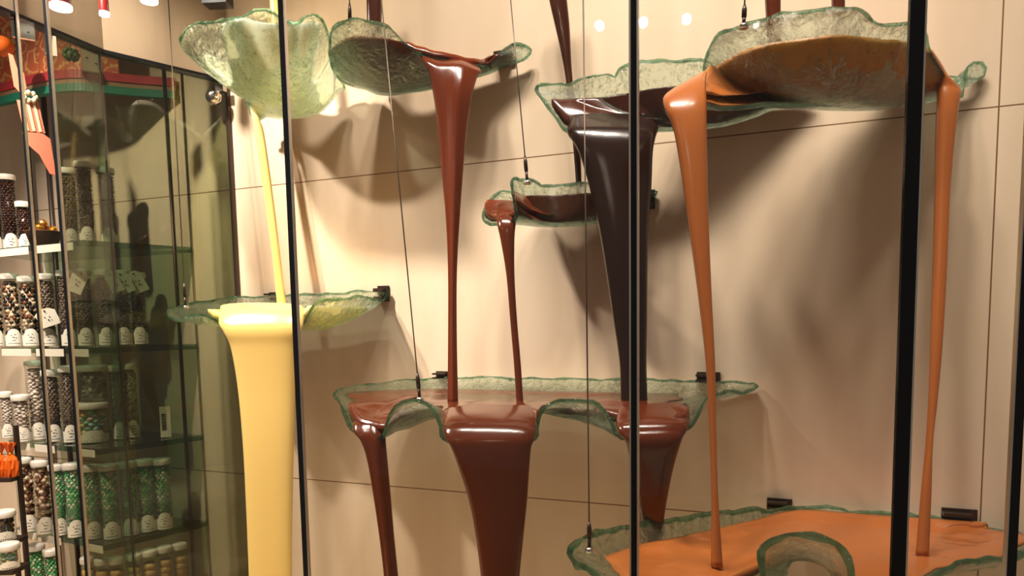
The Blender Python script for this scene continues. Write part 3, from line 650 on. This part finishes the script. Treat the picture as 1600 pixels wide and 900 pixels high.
for nm, za, zb, mt, e in (('green_band', 0, .045, 'band_green', .008), ('tan_band', .045, .075, 'tan', .0), ('red_band', .075, .125, 'red', .008), ('damask_panel', .125, .62, 'damask', 0.0)):
    q = HP if nm != 'damask_panel' else HP[:int(len(HP)*.80)]
    m = MB()
    for a, b2 in zip(q, q[1:]):
        nn = Vector(((b2-a).y, -(b2-a).x, 0)).normalized()
        vs = [Vector((p.x, p.y, hz+zz)) + nn*oo for p in (a, b2) for zz in (za, zb) for oo in (-0.02, 0.01+e)]
        m.add(vs, [(0,1,3,2),(4,6,7,5),(0,4,5,1),(2,3,7,6),(0,2,6,4),(1,5,7,3)])
    adopt(head, m.build(nm, MAT[mt], None, False))

# fittings on the partition and the narrow pane
def plate(px, y, w, h, d, label, mat='steel', holes=True):
    c = P(px, y, d); s = d/FPX; v = (CAM-c); v.z = 0; v.normalize(); u = Vector((-v.y, v.x, 0)); an = math.atan2(u.y, u.x)
    root = empty('glass_patch_fitting', c, label, 'fitting')
    adopt(root, MB().box(c, w*s, 0.022, h*s, an).build('plate', MAT[mat], None, False))
    if holes:
        for k in (-.22, .22):
            q = c + v*0.012 + u*(k*w*s) + Vector((0,0,-k*h*s*.5)); adopt(root, MB().ball(q, 0.006, (1,1,.8), None, 2).build('screw', MAT['bronze']))
MAT['matte_steel'] = principled('satin_steel_plate', lin(150, 134, 112), 0.45, 0.25)
plate(143, 96, 27, 32, 3.86, 'satin steel plate with two screws at the top of the pane joint', 'matte_steel')
plate(79, 72, 16, 30, 3.50, 'small plain steel plate behind the second dark upright', 'matte_steel', False)
plate(36, 47, 30, 26, 3.36, 'shiny steel clip near the top of the narrow pane', 'steel')
c = P(334, 152, 4.22); root = empty('glass_button_fitting', c, 'round polished button fitting near the partition top corner', 'fitting')
adopt(root, MB().ball(c, 0.048, (1,1,1), None, 3).build('knob', MAT['steel'])); adopt(root, MB().box(c+Vector((0.03,0.03,0.055)), 0.06, 0.03, 0.04).build('bracket', MAT['steel'], None, False))
bar = PL[1] + Vector((-0.035, -0.012, 0))
m = MB().box((bar.x, bar.y, (zf-0.5)/2-0.08), 0.042, 0.014, zf+0.34, math.atan2((PL[1]-PL[2]).y, (PL[1]-PL[2]).x))
tag(m.build('trim_20', thin_glass('green_edge_glass', (0.66, 0.80, 0.70, 1), 2.0, 0.1), None, False), kind='structure')
tag(MB().tube([(PL[1].x, PL[1].y-0.012, -0.5), (PL[1].x, PL[1].y-0.012, 5.6)], 0.006, 8).build('trim_21', MAT['bronze']), kind='structure')

# hanging lamps over the case, and sparkling shop lamps that the panes mirror
MAT['lamp_red'] = principled('dark_red_shade', lin(120, 20, 18), 0.3); MAT['glow'] = emis('lamp_glow', (1.0, 0.88, 0.70, 1), 9.0)
def lamp(px, y, w, h, d, label):
    c = P(px, y, d); s = d/FPX; r = w*s/2; hh = h*s
    root = empty('pendant_lamp', c, label, 'lamp', 'small pendant lamps'); 
    adopt(root, MB().lathe(c, [(r, 0.0), (r, hh*.55), (r*.55, hh), (0.004, hh)], 20).build('shade', MAT['lamp_red']))
    adopt(root, MB().lathe(c, [(0.001, -0.006), (r*1.04, -0.008), (r*1.06, 0.006), (r*.98, 0.012), (0.001, 0.012)], 20).build('glowing_disc', MAT['glow']))
    adopt(root, MB().tube([c+Vector((0,0,hh)), (c.x, c.y, 5.6)], 0.004, 8).build('stem', MAT['black']))
lamp(95, 11, 30, 40, 3.30, 'red shaded pendant lamp at the top edge, broadest and nearest the dark upright')
lamp(163, 22, 14, 36, 3.60, 'slim red pendant lamp hanging lowest before the fascia')
lamp(233, 1, 24, 36, 3.70, 'pendant lamp just peeping in at the top before the fascia')
c = P(340, 2, 3.9); root = empty('track_spotlight', c, 'black spotlight head at the top above the partition end', 'lamp')
adopt(root, MB().box(c, 0.14, 0.09, 0.05, 0.3).build('housing', MAT['black'], None, False)); adopt(root, MB().tube([c+Vector((0,0,.02)), (c.x, c.y, 5.6)], 0.008, 8).build('stem', MAT['black']))
MAT['sparkle'] = emis('lamp_bulb', (1.0, 0.86, 0.66, 1), 160.0)
def mirrored(px, y, i, dist):
    a, b = FP[i], FP[i+1]; n = Vector(((b-a).y, -(b-a).x, 0)).normalized(); r = ray(px, y).normalized()
    t = (a-CAM).dot(n)/r.dot(n); q = CAM + r*t; return q + (r - n*2*r.dot(n))*dist
for px, y, i, w in ((937,40,3,'first'), (1005,35,4,'second'), (1073,30,4,'third')):
    c = mirrored(px, y, i, 3.0)
    root = empty('shop_downlight', c, 'bright round shop lamp mirrored in the case glass, %s of the three along their line' % w, 'lamp', 'shop lamps mirrored in the glass')
    adopt(root, MB().ball(c, 0.030, (1,1,1), None, 3).build('bulb', MAT['sparkle']))
    adopt(root, MB().lathe(c+Vector((0,0,0.01)), [(0.06, 0.0), (0.055, 0.05), (0.02, 0.09), (0.001, 0.09)], 20).build('shade', MAT['steel']))
    adopt(root, MB().tube([c+Vector((0,0,.09)), (c.x, c.y, 5.2)], 0.006, 8).build('stem', MAT['black']))

# ------------------------------------------------------------------ more of the shop at the far end
MAT['orange'] = principled('orange_skin', lin(226, 104, 30), 0.45); MAT['leaf'] = principled('green_leaf', lin(60, 96, 40), 0.5)
MAT['coral'] = principled('coral_reflection_tone', lin(226, 124, 92), 0.6); MAT['cream'] = principled('cream_reflection_tone', lin(226, 204, 170), 0.6)
MAT['gold'] = principled('gold_foil', lin(226, 160, 60), 0.25, 0.9); MAT['basket'] = principled('brown_basket', lin(104, 66, 40), 0.6)
MAT['dark_wood'] = principled('dark_display_wood', lin(46, 30, 24), 0.5); MAT['cello'] = principled('orange_wrap', lin(220, 96, 26), 0.25)
def hang(root, c, z1): adopt(root, MB().tube([c, (c.x, c.y, z1)], 0.002, 6).build('thread', MAT['cable']))
c = P(2, 72, 4.05); root = empty('fruit_ornament', c, 'orange fruit ornament hanging before the shop header', 'ornament')
adopt(root, MB().ball(c, 0.062, (1,1,.92), None, 3).build('fruit', MAT['orange']))
m = MB(); m.ball(c+Vector((-.02,-.03,-.085)), 0.05, (.9,.3,.4), None, 2); adopt(root, m.build('leaf', MAT['leaf'])); hang(root, c+Vector((0,0,.05)), 3.6)
c = P(111, 85, 4.12); root = empty('leaf_ornament', c, 'round leafy green ornament hanging before the damask header', 'ornament')
m = MB()
for k in range(60):
    a, e = rnd.uniform(0,6.28), rnd.uniform(-1.2,1.2); q = Vector((math.cos(a)*math.cos(e), math.sin(a)*math.cos(e), math.sin(e)))*0.034
    m.ball(c+q, 0.016, (1,.5,.8), Matrix.Rotation(a,3,'Z'), 1)
m.ball(c, 0.034, (1,1,1), None, 2); o = m.build('leaves', MAT['leaf']); o['kind'] = 'stuff'; adopt(root, o); hang(root, c+Vector((0,0,.03)), 3.4)
# solid stand-in for a coral reflection in the narrow pane
c = P(52, 180, 3.96); s_ = 3.96/FPX; v = CAM-c; v.z = 0; v.normalize(); u = Vector((-v.y, v.x, 0))
root = empty('coral_reflection', c, 'coral reflection in the narrow pane built as a solid shape with striped skirt and cream flower', 'ornament')
def sheet(name, pts, mat, o, th=0.012):
    vs = [c + u*((x-52)*s_) + Vector((0,0,(180-y)*s_)) + v*(o+q) for q in (th/2, -th/2) for x, y in pts]; k = len(pts)
    adopt(root, mesh(name, vs, [tuple(range(k)), tuple(range(2*k-1,k-1,-1))]+[(i,k+i,k+(i+1)%k,(i+1)%k) for i in range(k)], mat, None, False))
sheet('top_panel', [(26,92),(32,94),(36,112),(44,118),(46,140),(40,152),(30,140)], MAT['coral'], 0)
sheet('skirt', [(32,160),(60,160),(66,206),(38,206)], MAT['coral'], 0)
for k in range(3): sheet('stripe', [(36+k*8,162),(40+k*8,162),(45+k*8.5,205),(41+k*8.5,205)], MAT['cream'], 0.009, 0.004)
sheet('lower_panel', [(36,208),(62,206),(72,214),(76,270),(68,268),(56,240),(38,222)], MAT['coral'], 0)
m = MB(); q = c + u*(-3*s_) + Vector((0,0,26*s_)) + v*.02
for k in range(7):
    a = k*2*math.pi/7; m.ball(q + u*(math.cos(a)*.028) + Vector((0,0,math.sin(a)*.022)), 0.02, (1,.5,.8), None, 2)
adopt(root, m.build('flower', MAT['cream'])); hang(root, P(32,96,3.96), 3.6)
# pane reflection of foil sweets, built as a solid basket on the top shelf
c = P(70, 388, 4.44); c.z = SHZ[0]+0.002
root = empty('reflected_basket', c, 'low brown basket of gold foil sweets, a pane reflection built solid on the top shelf', 'basket')
adopt(root, MB().lathe(c, [(0.001,0.0),(0.07,0.0),(0.10,0.10),(0.105,0.104),(0.095,0.104),(0.066,0.09),(0.001,0.09)], 22).build('body', MAT['basket']))
for k in range(6):
    a = k*1.05; q = c + Vector((0.05*math.cos(a), 0.05*math.sin(a), 0.118 if k else 0.145))
    if k == 0: q = c + Vector((0,0,0.155))
    tag(MB().ball(q, 0.029, (1,1,.9), Matrix.Rotation(a,3,'X'), 2).build('reflected_foil_sweet', MAT['gold'], None, False), 'round sweet in gold foil, a reflection in the narrow pane built solid', 'sweet', 'gold foil sweets of the pane reflection')
# dark display steps at the picture's end with tubs and wrapped sweets
def flat(px, y, d): q = P(px, y, d); return q
f1, f2, f3 = flat(-14, 745, 4.14), flat(-14, 843, 4.02), flat(-14, 887, 3.90)
root = empty('display_stand', (f2.x, f2.y, -0.5), 'dark stepped display stand before the shelves of almond tubes', 'stand')
an = math.atan2(rt.y, rt.x)
for q, w, dp in ((f1,.36,.12),(f2,.37,.14),(f3,.38,.14)): adopt(root, MB().box((q.x-.03, q.y, q.z-.012), w, dp, .024, an).build('step', MAT['dark_wood'], None, False))
for sx in (-.15,.17):
    q = f1 + rt*sx; adopt(root, MB().bar((q.x-.03, q.y+.02, -0.5), (q.x-.03, q.y+.02, f1.z+.3), .022, .022, Vector((0,1,0))).build('post', MAT['dark_wood'], None, False))
    for a_, b_ in (((f1, f2), (f2, f3)) if sx < 0 else ()):
        pa, pb = a_ + rt*sx, b_ + rt*sx; adopt(root, MB().bar((pa.x-.03, pa.y+.085, pa.z-.02), (pb.x-.03, pb.y+.085, pb.z-.02), .014, .014, Vector((1,0,0))).build('brace', MAT['dark_wood'], None, False))
    pb = f3 + rt*sx; adopt(root, MB().bar((pb.x-.03, pb.y, -0.5), (pb.x-.03, pb.y, pb.z-.02), .02, .02, Vector((0,1,0))).build('leg', MAT['dark_wood'], None, False))
jar(9, 843, 30, 796, 4.01, f2.z, 'mixed', 'squat tub of mixed sweets on the middle step of the dark stand', 'squat tubs on the stand')
jar(15, 887, 30, 847, 3.89, f3.z, 'pastel', 'squat tub of coloured sweets on the lowest step of the dark stand', 'squat tubs on the stand')
for k, (px, y, t) in enumerate(((3,745,'behind'),(19,745,'in front'))):
    q = P(px, y, 4.14); q.z = f1.z+.001
    root = empty('wrapped_sweets', q, 'flame orange cellophane bag of sweets on the top step, %s' % ('nearest the almond tubes' if k else 'nearest the picture edge'), 'bag')
    m = MB(); N = 18; prof = [(0.001,0),(.030,0),(.038,.05),(.034,.10),(.010,.135),(.014,.15),(.034,.20)]
    vs = []
    for i, (r, z) in enumerate(prof):
        for j in range(N):
            a = 2*math.pi*j/N; rr = r*(1+.22*math.sin(j*2.5+i*1.7+k)); vs.append(q+Vector((rr*math.cos(a), rr*math.sin(a), z*(1+.05*math.sin(j*3.1)))))
    m.add(vs, [(i*N+j, i*N+(j+1)%N, (i+1)*N+(j+1)%N, (i+1)*N+j) for i in range(len(prof)-1) for j in range(N)])
    adopt(root, m.build('bag', MAT['cello'], None, False)); adopt(root, MB().tube([q+Vector((0,0,.130)), q+Vector((0,0,.142))], .014, 12).build('tie', MAT['gold']))
